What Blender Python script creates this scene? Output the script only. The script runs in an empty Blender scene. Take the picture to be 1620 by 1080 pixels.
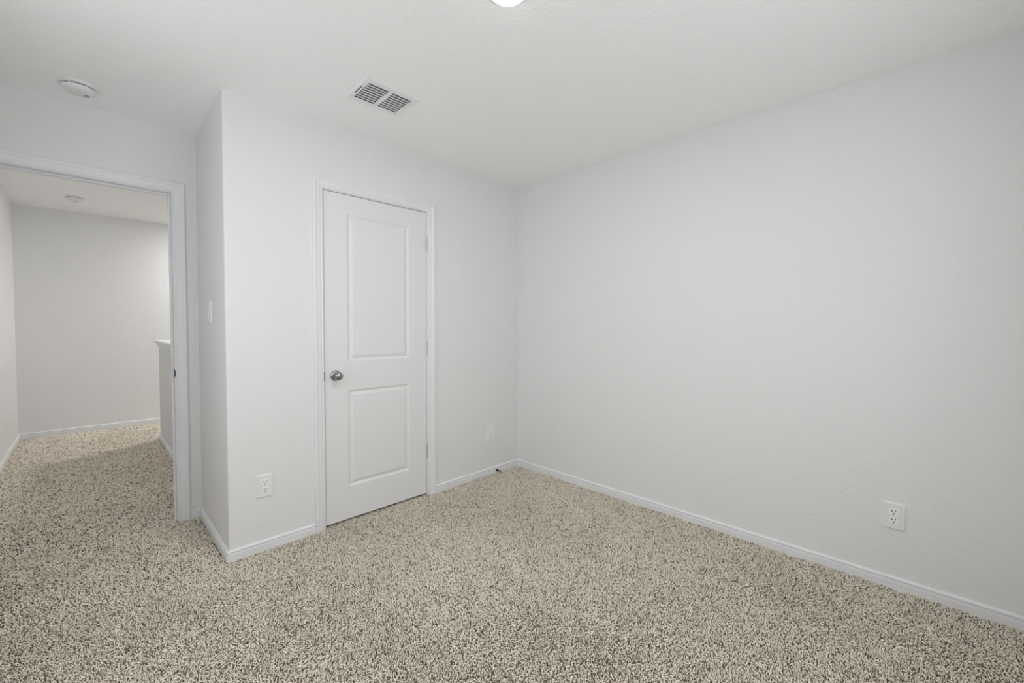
import bpy, bmesh, math, random
import numpy as np
from mathutils import Vector, Matrix

S = bpy.context.scene
COL = S.collection
random.seed(4)
rng = np.random.default_rng(11)

# ------------------------------------------------------------------ camera
cam_d = bpy.data.cameras.new('camera')
cam = bpy.data.objects.new('camera', cam_d)
COL.objects.link(cam)
S.camera = cam
cam_d.sensor_width = 36.0
cam_d.lens = 664.43 * 36.0 / 1620.0
cam_d.shift_y = -5.46 / 1620.0
cam_d.clip_start = 0.02
right = Vector((0.7040931, -0.71010147, 0.00296928))
up = Vector((0.01817186, 0.02219788, 0.99958843))
fwd = Vector((0.70987513, 0.70374936, -0.02853324))
M3 = Matrix((right, up, -fwd)).transposed()
cam.matrix_world = Matrix.Translation((-2.67725, -2.58119, 1.23537)) @ M3.to_4x4()

# ------------------------------------------------------------------ world, exposure, lights
DAYLIGHT = 3.6      # bright overcast day outside the two windows, the left one added for fill
W = bpy.data.worlds.new('daylight')
S.world = W
W.use_nodes = True
wn = W.node_tree.nodes
wn['Background'].inputs['Color'].default_value = (0.94, 0.97, 1.0, 1)
wn['Background'].inputs['Strength'].default_value = DAYLIGHT

S.view_settings.view_transform = 'Standard'
S.view_settings.look = 'None'
S.view_settings.gamma = 1.0
S.view_settings.use_curve_mapping = False
S.view_settings.exposure = 0.0
S.cycles.max_bounces = 14
S.cycles.diffuse_bounces = 10
S.cycles.sample_clamp_indirect = 6.0

LED_ROOM = 9.0      # watts thrown down by the bedroom ceiling light
LED_HALL = 33.0     # watts of the ceiling light at the far end of the hallway
HALL_FILL = 7.0      # watts of the added, unseen fill light in the near hallway

def portal(name, loc, rot, sx, sy):
    # sky portal in a window opening: it gives off nothing, it only guides the sampling of the daylight
    d = bpy.data.lights.new(name, 'AREA')
    d.shape = 'RECTANGLE'; d.size = sx; d.size_y = sy
    d.cycles.is_portal = True
    o = bpy.data.objects.new(name, d)
    COL.objects.link(o)
    o.location = loc; o.rotation_euler = rot
portal('window_portal', (-1.80, -3.16, 1.45), (math.radians(90), 0, 0), 1.70, 1.30)
portal('window_portal', (-3.37, -1.05, 1.45), (math.radians(90), 0, math.radians(-90)), 1.30, 1.30)

# ------------------------------------------------------------------ room dimensions (metres, carpet surface at z = 0)
H = 2.438            # bedroom ceiling
HH = 2.52            # hallway ceiling
LX = -2.178          # outer corner of the closet
DY = 0.748           # entry wall, room side
WX = -3.23           # left wall
FY = -3.02           # wall behind the camera
HY = 4.37            # far wall of the hallway
PX = -2.145          # half wall, hallway side
PY = 3.325           # end of the half wall
T = 0.12

# ------------------------------------------------------------------ helpers
def tag(o, label=None, cat=None, group=None, kind=None):
    if label: o['label'] = label
    if cat: o['category'] = cat
    if group: o['group'] = group
    if kind: o['kind'] = kind
    return o

def obj(name, bm, mat, parent=None, smooth=False, bevel=0.0, segs=2):
    bmesh.ops.recalc_face_normals(bm, faces=bm.faces[:])
    me = bpy.data.meshes.new(name)
    bm.to_mesh(me); bm.free()
    me.materials.append(mat)
    if smooth:
        for p in me.polygons: p.use_smooth = True
    o = bpy.data.objects.new(name, me)
    COL.objects.link(o)
    if parent: o.parent = parent
    if bevel > 0:
        m = o.modifiers.new('bevel', 'BEVEL')
        m.width = bevel; m.segments = segs; m.limit_method = 'ANGLE'; m.angle_limit = math.radians(40)
    return o

def empty(name, loc=(0, 0, 0), rot=(0, 0, 0)):
    o = bpy.data.objects.new(name, None)
    COL.objects.link(o)
    o.empty_display_size = 0.05
    o.location = loc; o.rotation_euler = rot
    return o

def box(bm, a, b):
    x0, y0, z0 = a; x1, y1, z1 = b
    v = [bm.verts.new(p) for p in ((x0, y0, z0), (x1, y0, z0), (x1, y1, z0), (x0, y1, z0),
                                   (x0, y0, z1), (x1, y0, z1), (x1, y1, z1), (x0, y1, z1))]
    for f in ((0, 3, 2, 1), (4, 5, 6, 7), (0, 1, 5, 4), (1, 2, 6, 5), (2, 3, 7, 6), (3, 0, 4, 7)):
        bm.faces.new([v[i] for i in f])

def prism(bm, pts, z0, z1):
    lo = [bm.verts.new((x, y, z0)) for x, y in pts]
    hi = [bm.verts.new((x, y, z1)) for x, y in pts]
    n = len(pts)
    bm.faces.new(lo[::-1]); bm.faces.new(hi)
    for i in range(n):
        bm.faces.new((lo[i], lo[(i + 1) % n], hi[(i + 1) % n], hi[i]))

def loft(bm, rings, cap=True, closed=True):
    vs = [[bm.verts.new(p) for p in r] for r in rings]
    n = len(vs[0])
    for a, b in zip(vs[:-1], vs[1:]):
        for i in range(n if closed else n - 1):
            j = (i + 1) % n
            bm.faces.new((a[i], a[j], b[j], b[i]))
    if cap:
        bm.faces.new(vs[0][::-1]); bm.faces.new(vs[-1])

def lathe(bm, prof, axis='z', n=40, c=(0, 0, 0)):
    """prof: (radius, height) pairs along the axis; radius 0 makes a pole"""
    def P(r, h, a):
        u, v = r * math.cos(a), r * math.sin(a)
        if axis == 'z': q = (u, v, h)
        elif axis == 'y': q = (u, h, v)
        else: q = (h, u, v)
        return (q[0] + c[0], q[1] + c[1], q[2] + c[2])
    rings = []
    for r, h in prof:
        if r < 1e-7: rings.append([bm.verts.new(P(0, h, 0))])
        else: rings.append([bm.verts.new(P(r, h, 2 * math.pi * i / n)) for i in range(n)])
    for a, b in zip(rings[:-1], rings[1:]):
        for i in range(n):
            j = (i + 1) % n
            if len(a) == 1 and len(b) == 1: continue
            if len(a) == 1: bm.faces.new((a[0], b[j], b[i]))
            elif len(b) == 1: bm.faces.new((a[i], a[j], b[0]))
            else: bm.faces.new((a[i], a[j], b[j], b[i]))
    for r in (rings[0], rings[-1]):
        if len(r) > 1:
            try: bm.faces.new(r)
            except ValueError: pass

def sweep_plan(bm, path, prof):
    """moulding along a polyline in plan; the room lies to the RIGHT of the path.
    prof: closed list of (out from the wall, z)"""
    n = len(path)
    rings = []
    for i, (x, y) in enumerate(path):
        def nrm(a, b):
            dx, dy = b[0] - a[0], b[1] - a[1]; l = math.hypot(dx, dy)
            return (dy / l, -dx / l)
        if i == 0: m = nrm(path[0], path[1])
        elif i == n - 1: m = nrm(path[-2], path[-1])
        else:
            a = nrm(path[i - 1], path[i]); b = nrm(path[i], path[i + 1])
            d = 1 + a[0] * b[0] + a[1] * b[1]
            m = ((a[0] + b[0]) / d, (a[1] + b[1]) / d)
        rings.append([(x + m[0] * o, y + m[1] * o, z) for o, z in prof])
    loft(bm, rings)

# ------------------------------------------------------------------ materials
def mat(name, col, rough=0.5, metal=0.0, spec=0.5, bump=None):
    """bump: (scale, strength, distance) of a fine noise relief"""
    m = bpy.data.materials.new(name)
    m.use_nodes = True
    nt = m.node_tree
    b = nt.nodes['Principled BSDF']
    b.inputs['Base Color'].default_value = (*col, 1)
    b.inputs['Roughness'].default_value = rough
    b.inputs['Metallic'].default_value = metal
    b.inputs['Specular IOR Level'].default_value = spec
    if bump:
        tc = nt.nodes.new('ShaderNodeTexCoord')
        no = nt.nodes.new('ShaderNodeTexNoise')
        no.inputs['Scale'].default_value = bump[0]
        no.inputs['Detail'].default_value = 3.0
        bp = nt.nodes.new('ShaderNodeBump')
        bp.inputs['Strength'].default_value = bump[1]
        bp.inputs['Distance'].default_value = bump[2]
        nt.links.new(tc.outputs['Object'], no.inputs['Vector'])
        nt.links.new(no.outputs['Fac'], bp.inputs['Height'])
        nt.links.new(bp.outputs['Normal'], b.inputs['Normal'])
    return m

M_wall = mat('wall_paint', (0.768, 0.768, 0.77), 0.75, spec=0.25, bump=(70.0, 0.45, 0.004))
M_ceil = mat('ceiling_paint', (0.94, 0.94, 0.94), 0.85, spec=0.2, bump=(60.0, 0.5, 0.006))
M_trim = mat('trim_paint', (0.785, 0.79, 0.806), 0.38, spec=0.4)
M_door = mat('door_paint', (0.765, 0.765, 0.769), 0.42, spec=0.4)
M_plastic = mat('white_plastic', (0.80, 0.80, 0.80), 0.35)
M_recept = mat('receptacle_plastic', (0.92, 0.92, 0.92), 0.3)
M_metalw = mat('white_enamel', (0.84, 0.84, 0.84), 0.35)
M_louver = mat('louver_enamel', (0.72, 0.72, 0.72), 0.4)
M_nickel = mat('satin_nickel', (0.34, 0.335, 0.33), 0.26, metal=1.0)
M_hinge = mat('brushed_hinge', (0.62, 0.62, 0.61), 0.4, metal=0.6)
M_dark = mat('dark_slot', (0.012, 0.012, 0.012), 0.7)
M_slotgrey = mat('grey_slot', (0.22, 0.22, 0.22), 0.7)
M_duct = mat('dark_duct', (0.04, 0.04, 0.04), 0.8)
M_bronze = mat('dark_metal', (0.05, 0.048, 0.045), 0.4, metal=0.8)

def emit(name, col, strength):
    m = bpy.data.materials.new(name)
    m.use_nodes = True
    b = m.node_tree.nodes['Principled BSDF']
    b.inputs['Base Color'].default_value = (0.9, 0.9, 0.9, 1)
    b.inputs['Emission Color'].default_value = (*col, 1)
    b.inputs['Emission Strength'].default_value = strength
    return m
M_led = emit('led_lens', (1.0, 0.985, 0.965), 6.0)
M_ledw = emit('hall_led_lens', (1.0, 0.90, 0.77), 6.0)

def glass_mat():
    m = bpy.data.materials.new('window_glass')
    m.use_nodes = True
    nt = m.node_tree; nt.nodes.clear()
    out = nt.nodes.new('ShaderNodeOutputMaterial')
    mx = nt.nodes.new('ShaderNodeMixShader'); mx.inputs[0].default_value = 0.06
    tr = nt.nodes.new('ShaderNodeBsdfTransparent')
    gl = nt.nodes.new('ShaderNodeBsdfGlossy'); gl.inputs['Roughness'].default_value = 0.02
    nt.links.new(tr.outputs[0], mx.inputs[1]); nt.links.new(gl.outputs[0], mx.inputs[2])
    nt.links.new(mx.outputs[0], out.inputs['Surface'])
    return m
M_glass = glass_mat()

def carpet_mats():
    # yarn: every tuft has its own tone (attribute 'yarn'), from cream to taupe
    m = bpy.data.materials.new('carpet_yarn')
    m.use_nodes = True
    nt = m.node_tree
    b = nt.nodes['Principled BSDF']
    b.inputs['Roughness'].default_value = 0.95
    b.inputs['Specular IOR Level'].default_value = 0.08
    at = nt.nodes.new('ShaderNodeAttribute'); at.attribute_name = 'yarn'
    r = nt.nodes.new('ShaderNodeValToRGB')
    e = r.color_ramp.elements
    e[0].position = 0.0; e[0].color = (0.12, 0.090, 0.050, 1)
    e[1].position = 1.0; e[1].color = (1.0, 0.935, 0.815, 1)
    k = e.new(0.25); k.color = (0.40, 0.33, 0.22, 1)
    k = e.new(0.55); k.color = (0.91, 0.835, 0.695, 1)
    nt.links.new(at.outputs['Fac'], r.inputs['Fac'])
    nt.links.new(r.outputs['Color'], b.inputs['Base Color'])
    base = mat('carpet_backing', (0.17, 0.138, 0.09), 0.95, spec=0.05, bump=(260.0, 0.8, 0.004))
    return m, base
M_yarn, M_back = carpet_mats()

# ================================================================== THE SETTING
def struct(name, bm, m, label=None, cat=None, **k):
    o = obj(name, bm, m, **k)
    return tag(o, label, cat, kind='structure')

# ---- floor and ceilings
bm = bmesh.new(); box(bm, (WX - T, FY - T, -0.10), (1.6, HY + T, -0.009)); struct('floor', bm, M_back)
VX0, VX1, VY0, VY1 = -1.712, -1.408, -0.640, -0.379          # air register in the ceiling
gx0, gx1, gy0, gy1 = VX0 + .022, VX1 - .022, VY0 + .030, VY1 - .030   # its duct hole
bm = bmesh.new()
box(bm, (WX - T, FY - T, H), (gx0, DY + T, H + 0.12)); box(bm, (gx1, FY - T, H), (T, DY + T, H + 0.12))
box(bm, (gx0, FY - T, H), (gx1, gy0, H + 0.12)); box(bm, (gx0, gy1, H), (gx1, DY + T, H + 0.12))
struct('ceiling', bm, M_ceil)
bm = bmesh.new(); box(bm, (WX - T, DY + T, HH), (1.6, HY + T, HH + 0.1)); struct('ceiling_hallway', bm, M_ceil)

# ---- closet front wall with its rounded outer corner (door opening left free)
ROX0, ROX1, ROZ = -1.698, -0.930, 2.068
bm = bmesh.new()
r = 0.010
arc = [(LX + r - r * math.sin(a), r - r * math.cos(a)) for a in [math.radians(90 - 90 * i / 5) for i in range(6)]]
prism(bm, [(LX, DY)] + arc + [(ROX0, 0.0), (ROX0, 0.10), (LX + 0.10, 0.10), (LX + 0.10, DY)], -0.012, H)
box(bm, (ROX0, 0.0, ROZ), (ROX1, 0.10, H))
box(bm, (ROX1, 0.0, -0.012), (0.0, 0.10, H))
struct('wall_back', bm, M_wall)
# ---- right wall
bm = bmesh.new(); box(bm, (0.0, FY - T, -0.012), (T, DY + T, H)); struct('wall_right', bm, M_wall)
# ---- left wall, bedroom and hallway in one run
ly0, ly1, lz0, lz1 = -1.70, -0.40, 0.80, 2.10
bm = bmesh.new()
box(bm, (WX - T, FY - T, -0.012), (WX, ly0, H)); box(bm, (WX - T, ly1, -0.012), (WX, DY + T, H))
box(bm, (WX - T, ly0, -0.012), (WX, ly1, lz0)); box(bm, (WX - T, ly0, lz1), (WX, ly1, H))
box(bm, (WX - T, DY + T, -0.012), (WX, HY + T, HH)); struct('wall_left', bm, M_wall)
# ---- entry wall with the doorway to the hallway
EX0, EX1, EZ = -3.088, -2.284, 2.068
bm = bmesh.new()
box(bm, (WX, DY, -0.012), (EX0, DY + T, H))
box(bm, (EX0, DY, EZ), (EX1, DY + T, H))
box(bm, (EX1, DY, -0.012), (0.0, DY + T, H))
struct('wall_entry', bm, M_wall)
# ---- wall behind the camera with its window
wx0, wx1, wz0, wz1 = -2.65, -0.95, 0.80, 2.10
bm = bmesh.new()
box(bm, (WX, FY - T, -0.012), (wx0, FY, H)); box(bm, (wx1, FY - T, -0.012), (0.0, FY, H))
box(bm, (wx0, FY - T, -0.012), (wx1, FY, wz0)); box(bm, (wx0, FY - T, wz1), (wx1, FY, H))
struct('wall_front', bm, M_wall)
# ---- hallway far wall and end wall
bm = bmesh.new(); box(bm, (WX, HY, -0.012), (1.6, HY + T, HH)); struct('wall_far', bm, M_wall)
bm = bmesh.new(); box(bm, (1.5, DY + T, -0.012), (1.6, HY, HH)); struct('wall_hallway_end', bm, M_wall)

# ---- window
def window(name, loc, rz, hw, hh):
    win = empty(name, loc, (0, 0, rz)); tag(win, kind='structure')
    bm = bmesh.new()
    for a, b in (((-hw, -.03, 0), (hw, .03, .05)), ((-hw, -.03, hh - .05), (hw, .03, hh)), ((-hw, -.03, .05), (-hw + .05, .03, hh - .05)),
                 ((hw - .05, -.03, .05), (hw, .03, hh - .05)), ((-hw + .05, -.02, hh / 2 - .02), (hw - .05, .02, hh / 2 + .02))):
        box(bm, a, b)
    obj('window_frame', bm, M_plastic, win)
    bm = bmesh.new(); box(bm, (-hw + .05, -.003, .05), (hw - .05, .003, hh - .05)); obj('window_pane', bm, M_glass, win)
window('window_1', ((wx0 + wx1) / 2, FY - 0.06, wz0), 0, (wx1 - wx0) / 2, wz1 - wz0)
window('window_added', (WX - 0.06, (ly0 + ly1) / 2, lz0), math.radians(-90), (ly1 - ly0) / 2, lz1 - lz0)  # unseen window, added to brighten the entry alcove and closet side wall

# ---- baseboards
BB = [(0.0, -0.012), (0.0, 0.053), (0.0045, 0.0525), (0.0090, 0.0495), (0.0118, 0.0455), (0.0118, 0.0415), (0.0065, 0.0385),
      (0.0050, 0.0350), (0.0056, 0.0325), (0.0140, 0.0310), (0.0145, 0.0295), (0.0145, -0.012)]
CX0, CX1 = -1.742, -0.887      # outer edges of the closet casing
DX1 = -2.239                   # outer edge of the entry casing on the right
def baseboard(name, path):
    bm = bmesh.new(); sweep_plan(bm, path, BB)
    return struct(name, bm, M_trim)
baseboard('baseboard_right', [(CX1, 0), (0, 0), (0, FY), (WX, FY)])
baseboard('baseboard_back', [(DX1, DY), (LX, DY), (LX, 0.0), (CX0, 0.0)])
baseboard('baseboard_far', [(WX, DY + T), (WX, HY), (1.5, HY)])
baseboard('baseboard_left', [(WX, FY), (WX, DY)])

# ---- half wall in the hallway (stair guard) with its moulded cap
bm = bmesh.new(); box(bm, (PX, DY + T, -0.012), (PX + 0.115, PY, 1.02))
half = struct('wall_half', bm, M_wall)
bm = bmesh.new()
c0, c1 = PX, PX + 0.115
capp = [(0.0, 1.002), (0.006, 1.002), (0.008, 1.012), (0.012, 1.024), (0.020, 1.040), (0.024, 1.048), (0.024, 1.052), (0.036, 1.052), (0.038, 1.058), (0.036, 1.072), (0.0, 1.074)]
# left side, end and right side of the cap as one mitred moulding
path = [(c0, DY + T), (c0, PY), (c1, PY), (c1, DY + T)]
sweep_plan(bm, path, [(-o, z) for o, z in capp])
box(bm, (c0, DY + T, 1.02), (c1, PY, 1.074))
cap = obj('wall_cap', bm, M_trim, half)
bm = bmesh.new()
sweep_plan(bm, [(c1, PY), (c0, PY), (c0, DY + T)][::-1], [(-o, z) for o, z in BB])
obj('baseboard', bm, M_trim, half)

# ---- door casings: profile swept round the opening, mitred at the top corners
CAS = [(0.0, 0.0), (0.0, 0.0065), (0.0025, 0.0085), (0.007, 0.0088), (0.009, 0.0072), (0.012, 0.0072), (0.017, 0.0100), (0.024, 0.0112),
       (0.036, 0.0122), (0.039, 0.0140), (0.043, 0.0160), (0.050, 0.0168), (0.055, 0.0160), (0.057, 0.0130), (0.057, 0.0)]
def casing(bm, x0, x1, zt, y, sgn=-1, z0=-0.012):
    """opening x0..x1 (inner casing edges), top zt, on wall plane y, standing out towards sgn*y"""
    rings = []
    for (px, pz, mx, mz) in ((x0, z0, -1, 0), (x0, zt, -1, 1), (x1, zt, 1, 1), (x1, z0, 1, 0)):
        rings.append([(px + mx * u, y + sgn * v, pz + mz * u) for u, v in CAS])
    loft(bm, rings)
def jamb(bm, x0, x1, zt, ya, yb, t=0.018, z0=-0.012):
    box(bm, (x0 - t, ya, z0), (x0, yb, zt + t))
    box(bm, (x1, ya, z0), (x1 + t, yb, zt + t))
    box(bm, (x0, ya, zt), (x1, yb, zt + t))
def stops(bm, x0, x1, zt, ya, yb, t=0.011, z0=-0.012):
    box(bm, (x0, ya, z0), (x0 + t, yb, zt)); box(bm, (x1 - t, ya, z0), (x1, yb, zt)); box(bm, (x0 + t, ya, zt - t), (x1 - t, yb, zt))

# closet door frame
JX0, JX1, JZ = -1.679, -0.950, 2.049
tr1 = empty('trim_1', ((JX0 + JX1) / 2, 0, 0)); tag(tr1, kind='structure')
def local(o, root):
    o.matrix_parent_inverse = Matrix.Translation(root.location).inverted(); return o
bm = bmesh.new(); casing(bm, JX0 - .005, JX1 + .005, JZ + .005, 0.0); local(obj('door_casing', bm, M_trim, tr1), tr1)
bm = bmesh.new(); jamb(bm, JX0, JX1, JZ, 0.0, 0.10); stops(bm, JX0, JX1, JZ, 0.042, 0.075); local(obj('door_jamb', bm, M_trim, tr1), tr1)
bm = bmesh.new(); box(bm, (JX0 - .0045, -0.0015, 0.898), (JX0 + .001, 0.02, 0.957)); local(obj('strike_plate', bm, M_bronze, tr1, bevel=.0008), tr1)

# entry door frame
tr2 = empty('trim_2', (-2.686, DY, 0)); tag(tr2, kind='structure')
KX0, KX1, KZ = -3.070, -2.302, 2.049
bm = bmesh.new(); casing(bm, KX0 - .005, KX1 + .005, KZ + .005, DY); local(obj('door_casing', bm, M_trim, tr2), tr2)
bm = bmesh.new(); casing(bm, KX0 - .005, KX1 + .005, KZ + .005, DY + T, 1); local(obj('door_casing', bm, M_trim, tr2), tr2)
bm = bmesh.new(); jamb(bm, KX0, KX1, KZ, DY, DY + T); local(obj('door_jamb', bm, M_trim, tr2), tr2)
bm = bmesh.new(); stops(bm, KX0, KX1, KZ, DY + 0.040, DY + 0.075); local(obj('door_stop_strip', bm, M_trim, tr2, bevel=.002), tr2)
bm = bmesh.new(); box(bm, (KX1 - .0012, DY + 0.003, 0.905), (KX1 + .004, DY + .034, 0.964)); box(bm, (KX1 - .0012, DY - .002, 0.915), (KX1 + .003, DY + .004, 0.954))
local(obj('strike_plate', bm, M_bronze, tr2), tr2)

# ---- closet door: slab with two moulded panels
SX0, SX1, SZ0, SZ1 = -1.6755, -0.9535, 0.012, 2.0455
door = empty('door_1', (SX0, 0.004, SZ0))
tag(door, kind='structure')
w, h, th = SX1 - SX0, SZ1 - SZ0, 0.035
panels = [(-1.534 - SX0, -1.095 - SX0, 1.012 - SZ0, 1.926 - SZ0), (-1.534 - SX0, -1.095 - SX0, 0.217 - SZ0, 0.830 - SZ0)]
bm = bmesh.new()
# front face with panel holes, as a grid
xs = [0, panels[0][0], panels[0][1], w]
zs = [0, panels[1][2], panels[1][3], panels[0][2], panels[0][3], h]
g = [[bm.verts.new((x, 0, z)) for x in xs] for z in zs]
for i in range(5):
    for j in range(3):
        if j == 1 and i in (1, 3): continue
        bm.faces.new((g[i][j], g[i][j + 1], g[i + 1][j + 1], g[i + 1][j]))
gb = [[bm.verts.new((x, th, z)) for x in (0, w)] for z in (0, h)]
bm.faces.new((gb[0][0], gb[1][0], gb[1][1], gb[0][1]))
bm.faces.new([g[i][0] for i in range(6)] + [gb[1][0], gb[0][0]])
bm.faces.new([g[i][3] for i in range(6)] + [gb[1][1], gb[0][1]])
bm.faces.new(g[0] + [gb[0][1], gb[0][0]])
bm.faces.new(g[5] + [gb[1][1], gb[1][0]])
# rings of every panel: (inset, depth)
PR = [(0, 0), (0.003, 0.0015), (0.012, 0.0066), (0.015, 0.0074), (0.018, 0.0074), (0.034, 0.0020), (0.037, 0.0012), (0.040, 0.0012)]
for (a, b, c, d), (i0, i1) in zip(panels, ((3, 4), (1, 2))):
    prev = [g[i0][1], g[i0][2], g[i1][2], g[i1][1]]
    for ins, dep in PR[1:]:
        cur = [bm.verts.new(p) for p in ((a + ins, dep, c + ins), (b - ins, dep, c + ins), (b - ins, dep, d - ins), (a + ins, dep, d - ins))]
        for k in range(4):
            bm.faces.new((prev[k], prev[(k + 1) % 4], cur[(k + 1) % 4], cur[k]))
        prev = cur
    bm.faces.new(prev)
obj('door_slab', bm, M_door, door)
# knob (rosette, neck and egg knob)
kb = empty('door_knob', (-1.611 - SX0, 0, 0.928 - SZ0)); kb.parent = door
bm = bmesh.new(); lathe(bm, [(0, 0), (.0325, 0), (.0328, -.002), (.031, -.0055), (.026, -.0085), (.018, -.0105), (0.0, -.0105)], 'y', 48)
obj('rosette', bm, M_nickel, kb, smooth=True)
bm = bmesh.new(); lathe(bm, [(0, -.009), (.0125, -.0095), (.0115, -.016), (.0118, -.022), (.017, -.027), (.0225, -.033), (.0258, -.041), (.0262, -.047), (.0235, -.055), (.0175, -.0615), (.009, -.0648), (0, -.0655)], 'y', 48)
obj('knob', bm, M_nickel, kb, smooth=True)
bm = bmesh.new(); box(bm, (-.0012, .004, .898 - SZ0), (.001, .030, .957 - SZ0)); obj('latch_plate', bm, M_bronze, door)
# hinges
for zc in (1.824, 1.073, 0.325):
    bm = bmesh.new()
    x = w + .0022; y = -.0065
    for k in range(5):
        z0 = zc - SZ0 - .0445 + k * .0178
        lathe(bm, [(.0062, z0 + .0004), (.0062, z0 + .0174)], 'z', 16, (x, y, 0))
    lathe(bm, [(.0030, zc - SZ0 - .0500), (.0052, zc - SZ0 - .0485), (.0052, zc - SZ0 - .0445)], 'z', 16, (x, y, 0))
    lathe(bm, [(.0052, zc - SZ0 + .0445), (.0052, zc - SZ0 + .0475), (.0030, zc - SZ0 + .0490)], 'z', 16, (x, y, 0))
    box(bm, (x - .0013, y, zc - SZ0 - .0445), (x + .0013, .020, zc - SZ0 + .0445))
    obj('hinge', bm, M_hinge, door)

# ================================================================== THINGS
# ---- ceiling light: trim ring and domed lens
def make_light(name, loc, m_lens, label, power, color):
    root = empty(name, loc)
    tag(root, label, 'ceiling light')
    bm = bmesh.new(); lathe(bm, [(0, 0), (.082, 0), (.0825, -.003), (.080, -.008), (.074, -.011), (.068, -.0115), (.0, -.0115)], 'z', 56)
    obj('trim_ring', bm, M_plastic, root, smooth=False, bevel=.001)
    bm = bmesh.new(); lathe(bm, [(.0655, -.0115), (.0655, -.014), (.0640, -.019), (.058, -.025), (.045, -.0295), (.025, -.0315), (0, -.032)], 'z', 56)
    obj('lens', bm, m_lens, root, smooth=True)
    d = bpy.data.lights.new('light_output', 'AREA')
    d.shape = 'DISK'; d.size = 0.115; d.energy = power; d.color = color
    lo = bpy.data.objects.new('light_output', d)
    COL.objects.link(lo); lo.parent = root; lo.location = (0, 0, -0.034)
    return root
make_light('ceiling_light', (-1.607, -1.493, H), M_led, 'lit round white ceiling light with a domed glowing lens at the top of the picture', LED_ROOM, (1.0, 0.985, 0.965))
make_light('ceiling_light', (-1.05, 3.92, HH), M_ledw, 'round ceiling light at the far end of the hallway, beyond the half wall', LED_HALL, (1.0, 0.985, 0.96))
make_light('ceiling_light', (-2.45, 1.62, HH), M_ledw, 'added unseen round fill light on the hallway ceiling just outside the doorway', HALL_FILL, (1.0, 0.99, 0.975))  # added behind the door header to lift the hallway light

# ---- supply air register
def make_vent():
    x0, x1, y0, y1 = VX0, VX1, VY0, VY1
    cx, cy = (x0 + x1) / 2, (y0 + y1) / 2
    root = empty('air_vent', (cx, cy, H))
    tag(root, 'white rectangular air vent with two banks of louvers set in the ceiling before the closet', 'air vent')
    hx, hy = (x1 - x0) / 2, (y1 - y0) / 2
    zt = -.0075                                    # lowest face of the plate
    ix, iy = hx - .032, hy - .040                  # louvered field
    nb, bar, sl = 8, .020, .0125
    pitch = 2 * iy / nb
    bm = bmesh.new()
    # sloping outer rim
    rim = [(hx, hy, 0), (hx, hy, -.0015), (hx - .010, hy - .010, zt), (ix, iy, zt), (ix, iy, -.002)]
    rings = [[(-a, -b, c), (a, -b, c), (a, b, c), (-a, b, c)] for a, b, c in rim]
    loft(bm, rings, cap=False)
    # middle bar and the bars between the slots
    box(bm, (-bar / 2, -iy, zt), (bar / 2, iy, -.003))
    obj('vent_frame', bm, M_metalw, root)
    for s in (-1, 1):
        xa, xb = (bar / 2, ix) if s > 0 else (-ix, -bar / 2)
        for k in range(nb + 1):
            yc = -iy + k * pitch
            ya, yb = max(yc - (pitch - sl) / 2, -iy), min(yc + (pitch - sl) / 2, iy)
            bm = bmesh.new()
            # a bent blade: flat lip in the face, then leaning up into the duct
            pr = [(ya, zt + .0004), (yb, zt + .0004), (yb, zt + .0016), (ya + .0016, zt + .0016), (ya + .0150, .0125), (ya + .0138, .0132)]
            if k == nb or k == 0: pr = [(ya, zt + .0004), (yb, zt + .0004), (yb, zt + .002), (ya, zt + .002)]
            loft(bm, [[(x, y, z) for y, z in pr] for x in (xa, xb)])
            obj('louver', bm, M_louver if k < nb else M_metalw, root)
    bm = bmesh.new()                               # sheet metal duct above the hole
    dx, dy, t = hx - .0225, hy - .0305, .0015
    box(bm, (-dx, -dy, .075), (dx, dy, .075 + t))
    box(bm, (-dx, -dy, 0), (-dx + t, dy, .075)); box(bm, (dx - t, -dy, 0), (dx, dy, .075))
    box(bm, (-dx + t, -dy, 0), (dx - t, -dy + t, .075)); box(bm, (-dx + t, dy - t, 0), (dx - t, dy, .075))
    obj('duct', bm, M_duct, root)
    # damper lever in its slot, on the left rim
    bm = bmesh.new(); box(bm, (-ix - .0155, -.035, zt - .0004), (-ix - .0105, .050, zt + .001)); obj('lever_slot', bm, M_dark, root)
    bm = bmesh.new(); box(bm, (-ix - .0150, .043, zt - .008), (-ix - .0110, .055, zt)); obj('damper_lever', bm, M_metalw, root, bevel=.001)
    return root
vent = make_vent()

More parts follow.
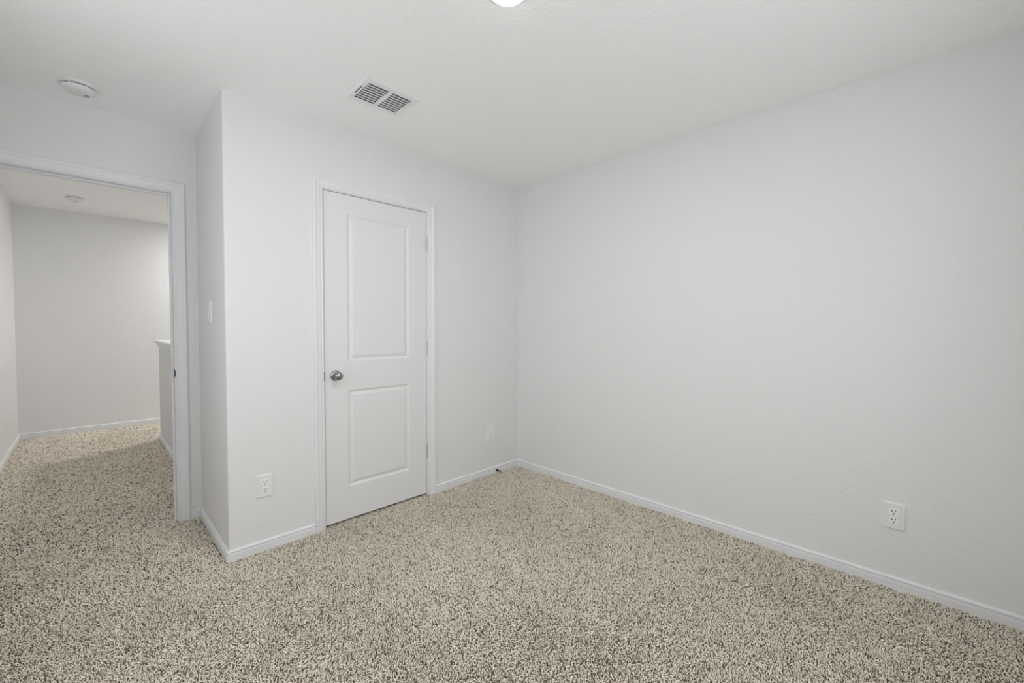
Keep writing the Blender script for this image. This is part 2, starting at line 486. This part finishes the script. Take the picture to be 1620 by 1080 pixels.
# ---- smoke detectors
def make_smoke(loc, rz, label):
    root = empty('smoke_detector', loc, (0, 0, rz))
    tag(root, label, 'smoke detector', 'round smoke detectors on the ceilings')
    bm = bmesh.new(); lathe(bm, [(0, 0), (.074, 0), (.0745, -.003), (.0735, -.0085), (.071, -.0115), (.066, -.0125), (0, -.0125)], 'z', 56)
    obj('base', bm, M_plastic, root, bevel=.0006)
    bm = bmesh.new(); lathe(bm, [(.0570, -.0125), (.0570, -.0175)], 'z', 56); obj('sensor_gap', bm, M_dark, root)
    # posts bridging the gap
    for k in range(6):
        bm = bmesh.new()
        a = 2 * math.pi * (k + .3) / 6
        c, s = math.cos(a), math.sin(a)
        pts = [(c * r - s * t, s * r + c * t) for r, t in ((.0575, -.004), (.0625, -.004), (.0625, .004), (.0575, .004))]
        prism(bm, pts, -.0176, -.0123)
        obj('gap_post', bm, M_plastic, root)
    bm = bmesh.new(); lathe(bm, [(0, -.0172), (.0630, -.0172), (.0642, -.0185), (.0635, -.0230), (.0600, -.0300), (.0520, -.0365), (.0400, -.0395), (.020, -.0405), (0, -.0405)], 'z', 56)
    obj('cover', bm, M_plastic, root, smooth=True)
    bm = bmesh.new(); lathe(bm, [(0, -.0395), (.010, -.0395), (.0105, -.0415), (.009, -.0425), (0, -.0425)], 'z', 28, (.020, -.020, 0)); obj('test_button', bm, M_plastic, root)
    bm = bmesh.new()
    for k in range(3):
        box(bm, (-.022, .022 + k * .006, -.0412), (.006, .0245 + k * .006, -.0385))
    obj('sounder_slot', bm, M_slotgrey, root)
    return root
make_smoke((-2.690, 0.478, H), math.radians(-80), 'round white smoke detector on the bedroom ceiling, above the open doorway')
make_smoke((-2.750, 3.545, HH), -0.4, 'smaller looking round smoke detector on the hallway ceiling, seen through the doorway')

# ---- wall outlets: built facing -y, the plate back on y = 0
def rounded_rect(hx, hz, r, n=5):
    p = []
    for cx, cz, a0 in ((hx - r, hz - r, 0), (-hx + r, hz - r, 90), (-hx + r, -hz + r, 180), (hx - r, -hz + r, 270)):
        for i in range(n + 1):
            a = math.radians(a0 + 90 * i / n)
            p.append((cx + r * math.cos(a), cz + r * math.sin(a)))
    return p
def plate_bm(hx, hz):
    bm = bmesh.new()
    rings = []
    for ins, y in ((0, 0), (0, -.0015), (.0012, -.0042), (.0035, -.0062), (.0060, -.0068)):
        rings.append([(x, y, z) for x, z in rounded_rect(hx - ins, hz - ins, max(.0045 - ins * .4, .001))])
    loft(bm, rings)
    return bm
def make_outlet():
    root = empty('power_outlet')
    obj('cover_plate', plate_bm(.0415, .0635), M_plastic, root)
    for zc in (.0195, -.0195):
        bm = bmesh.new()
        ring = []
        for i in range(40):
            a = 2 * math.pi * i / 40
            x, z = .0172 * math.cos(a), .0172 * math.sin(a)
            ring.append((x, max(-.0140, min(.0140, z)) + zc))
        loft(bm, [[(x, -.006, z) for x, z in ring], [(x, -.0084, z) for x, z in ring], [(x * .96, -.0090, (z - zc) * .96 + zc) for x, z in ring]])
        rc = obj('receptacle', bm, M_recept, root)
        bm = bmesh.new(); box(bm, (-.0081, -.0094, zc + .0002), (-.0047, -.0085, zc + .0098)); obj('slot', bm, M_dark, rc)
        bm = bmesh.new(); box(bm, (.0048, -.0094, zc + .0010), (.0080, -.0085, zc + .0092)); obj('slot', bm, M_dark, rc)
        bm = bmesh.new()
        prism(bm, [(-.0034, 0), (.0034, 0), (.0034, .0034), (.0018, .0060), (-.0018, .0060), (-.0034, .0034)], .0085, .0094)
        bmesh.ops.transform(bm, matrix=Matrix.Translation((0, 0, zc - .0105)) @ Matrix.Rotation(math.radians(90), 4, 'X'), verts=bm.verts[:])
        obj('ground_hole', bm, M_dark, rc)
    bm = bmesh.new(); lathe(bm, [(0, -.0066), (.0032, -.0066), (.0030, -.0076), (0, -.0080)], 'y', 16); obj('screw', bm, M_louver, root)
    return root
def dup(root, loc, rz):
    r = root.copy(); COL.objects.link(r); r.location = loc; r.rotation_euler = (0, 0, rz)
    for ch in list(root.children):
        c = ch.copy(); COL.objects.link(c); c.parent = r
        for gch in list(ch.children):
            d = gch.copy(); COL.objects.link(d); d.parent = c
    return r
proto = make_outlet()
for i, (loc, rz, label) in enumerate((
        ((-2.007, 0, 0.352), 0, 'white duplex power outlet left of the closed door, near the outer wall corner'),
        ((-0.329, 0, 0.335), 0, 'small looking white duplex power outlet between the closed door and the room corner'),
        ((0, -2.484, 0.341), math.radians(-90), 'white duplex power outlet low on the long bare right wall'))):
    o = proto if i == 0 else dup(proto, loc, rz)
    o.location = loc; o.rotation_euler = (0, 0, rz)
    tag(o, label, 'power outlet', 'white duplex wall outlets')

# ---- light switch on the closet's side wall (faces -x)
sw = empty('light_switch', (LX, 0.372, 1.313), (0, 0, math.radians(-90)))
tag(sw, 'white paddle light switch on the narrow shaded side wall beside the doorway', 'light switch')
obj('cover_plate', plate_bm(.0435, .0665), M_plastic, sw)
bm = bmesh.new()
loft(bm, [[(x, y, z) for x, z in rounded_rect(.0165, .0335, .002)] for y in (-.006, -.0075)]); obj('switch_bezel', bm, M_louver, sw)
bm = bmesh.new()
loft(bm, [[(-.0150, y0, z) , (.0150, y0, z), (.0150, y1, z), (-.0150, y1, z)] for z, y0, y1 in ((-.0320, -.0125, -.006), (0, -.0088, -.006), (.0320, -.0082, -.006))])
obj('paddle', bm, M_plastic, sw, bevel=.0008)

# ---- door stop on the baseboard near the corner
ds = empty('door_stop', (-0.262, -0.0145, 0.018))
tag(ds, 'small dark door stop sticking out of the baseboard near the room corner', 'door stop')
bm = bmesh.new(); lathe(bm, [(0, 0), (.0125, 0), (.0125, -.003), (.009, -.006), (0, -.006)], 'y', 24); obj('mounting_plate', bm, M_bronze, ds, smooth=False)
bm = bmesh.new()
prof = [(0, -.005)]
for k in range(14):
    y = -.006 - k * .0036
    prof += [(.0042, y), (.0056, y - .0012), (.0042, y - .0026)]
prof.append((0, -.0565))
lathe(bm, prof, 'y', 18); obj('spring', bm, M_bronze, ds, smooth=True)
bm = bmesh.new(); lathe(bm, [(0, -.055), (.0065, -.055), (.0072, -.058), (.0068, -.066), (0, -.068)], 'y', 20); obj('rubber_tip', bm, M_louver, ds, smooth=True)

# ================================================================== CARPET PILE
def tufts(x0, x1, y0, y1, pitch):
    nx, ny = int((x1 - x0) / pitch), int((y1 - y0) / pitch)
    gx, gy = np.meshgrid(np.arange(nx), np.arange(ny))
    p = np.stack([gx.ravel() + (gy.ravel() % 2) * .5, gy.ravel()], 1).astype(float)
    p += rng.uniform(-.42, .42, p.shape)
    q = np.empty_like(p)
    q[:, 0] = x0 + p[:, 0] * (x1 - x0) / nx
    q[:, 1] = y0 + p[:, 1] * (y1 - y0) / ny
    return q, np.full(len(q), pitch / .0059)

def smooth_noise(xy, scale, seed):
    r = np.random.default_rng(seed)
    out = np.zeros(len(xy))
    for o, amp in ((1, 1.0), (2.1, .55), (4.3, .3)):
        for _ in range(6):
            a = r.uniform(0, 2 * np.pi); f = scale * o * r.uniform(.7, 1.3)
            out += amp * np.sin((xy[:, 0] * np.cos(a) + xy[:, 1] * np.sin(a)) * f + r.uniform(0, 6.28))
    return out / 4.0

regions = [(WX + .016, -.014, FY + .014, -.014, .0059),
           (LX + .0, -.014, -.016, -.0155, .0085),
           (WX + .016, LX - .016, -.016, DY - .014, .0070),
           (KX0 + .002, KX1 - .002, DY - .016, DY + T + .016, .0075),
           (WX + .016, PX - .016, DY + T + .014, HY - .016, .0085),
           (PX - .018, -0.9, PY + .016, HY - .016, .0095),
           (SX0, SX1, -.016, .030, .0059)]
P, Sc = [], []
for a in regions:
    if (a[3] - a[2]) < .004: continue
    q, s = tufts(*a); P.append(q); Sc.append(s)
P = np.concatenate(P); Sc = np.concatenate(Sc)
N = len(P)
az = rng.uniform(0, 2 * np.pi, N)
lx, ly = smooth_noise(P, 5.0, 1), smooth_noise(P, 5.0, 2)      # the nap lies in drifting directions
nap = np.clip(.5 + .40 * smooth_noise(P, 7.0, 3) + .50 * smooth_noise(P, 27.0, 4), 0, 1)   # 0 trodden flat, 1 standing up
lean = rng.uniform(.45, 1.0, N) * .0080 * (1.15 - .50 * nap) * Sc
dx = np.cos(az) * lean + lx * .0032
dy = np.sin(az) * lean + ly * .0032
hgt = rng.uniform(.0055, .0085, N) * (.74 + .70 * nap)
rad = rng.uniform(.0014, .0023, N) * Sc
curl = rng.uniform(-1, 1, N) * .0035 * Sc
NS = 3
levels = [(0.0, 0.0, .8), (.75, .22, 1.0), (1.0, .70, 1.0), (.90, 1.20, .5)]   # height, lean, radius
V = np.empty((N, len(levels), NS, 3), np.float32)
ld = np.hypot(dx, dy) + 1e-9
ux, uy = dx / ld, dy / ld
for li, (hz, ln, rr) in enumerate(levels):
    cxp = P[:, 0] + dx * ln - uy * curl * ln * ln
    cyp = P[:, 1] + dy * ln + ux * curl * ln * ln
    czp = -.0090 + hgt * hz
    tilt = .9 * hz                              # rings turn with the strand as it bends over
    for k in range(NS):
        a = az + 2 * np.pi * k / NS + li * .5
        ox, oy = np.cos(a) * rad * rr, np.sin(a) * rad * rr
        along = ox * ux + oy * uy
        V[:, li, k, 0] = cxp + ox - along * ux * (1 - np.cos(tilt))
        V[:, li, k, 1] = cyp + oy - along * uy * (1 - np.cos(tilt))
        V[:, li, k, 2] = czp - along * np.sin(tilt)
nl = len(levels)
vper = nl * NS
quads = []
for li in range(nl - 1):
    for k in range(NS):
        k2 = (k + 1) % NS
        quads.append((li * NS + k, li * NS + k2, (li + 1) * NS + k2, (li + 1) * NS + k))
quads = np.array(quads, np.int32)
F = (quads[None] + (np.arange(N, dtype=np.int32) * vper)[:, None, None]).reshape(-1, 4)
tips = (np.arange(NS, dtype=np.int32) + (nl - 1) * NS)[None] + (np.arange(N, dtype=np.int32) * vper)[:, None]
loops = np.concatenate([F.ravel(), tips.ravel()])
start = np.concatenate([np.arange(0, F.size, 4), F.size + np.arange(0, tips.size, NS)]).astype(np.int32)
total = np.concatenate([np.full(len(F), 4), np.full(N, NS)]).astype(np.int32)
me = bpy.data.meshes.new('carpet_pile')
me.vertices.add(N * vper); me.vertices.foreach_set('co', V.ravel())
me.loops.add(len(loops)); me.loops.foreach_set('vertex_index', loops)
me.polygons.add(len(start))
me.polygons.foreach_set('loop_start', start)
me.polygons.foreach_set('loop_total', total)
me.update(calc_edges=True)
me.polygons.foreach_set('use_smooth', np.ones(len(start), bool))
yarn = np.clip(rng.normal(.93, .13, N), 0, 1)
yarn = np.where(rng.random(N) < .14, rng.uniform(0, .38, N), yarn).astype(np.float32)
at = me.attributes.new('yarn', 'FLOAT', 'POINT')
at.data.foreach_set('value', np.repeat(yarn, vper))
me.materials.append(M_yarn)
pile = bpy.data.objects.new('carpet_pile', me)
COL.objects.link(pile)
tag(pile, 'beige and taupe flecked cut pile carpet covering bedroom and hallway floor', 'carpet', kind='stuff')
print('tufts', N)
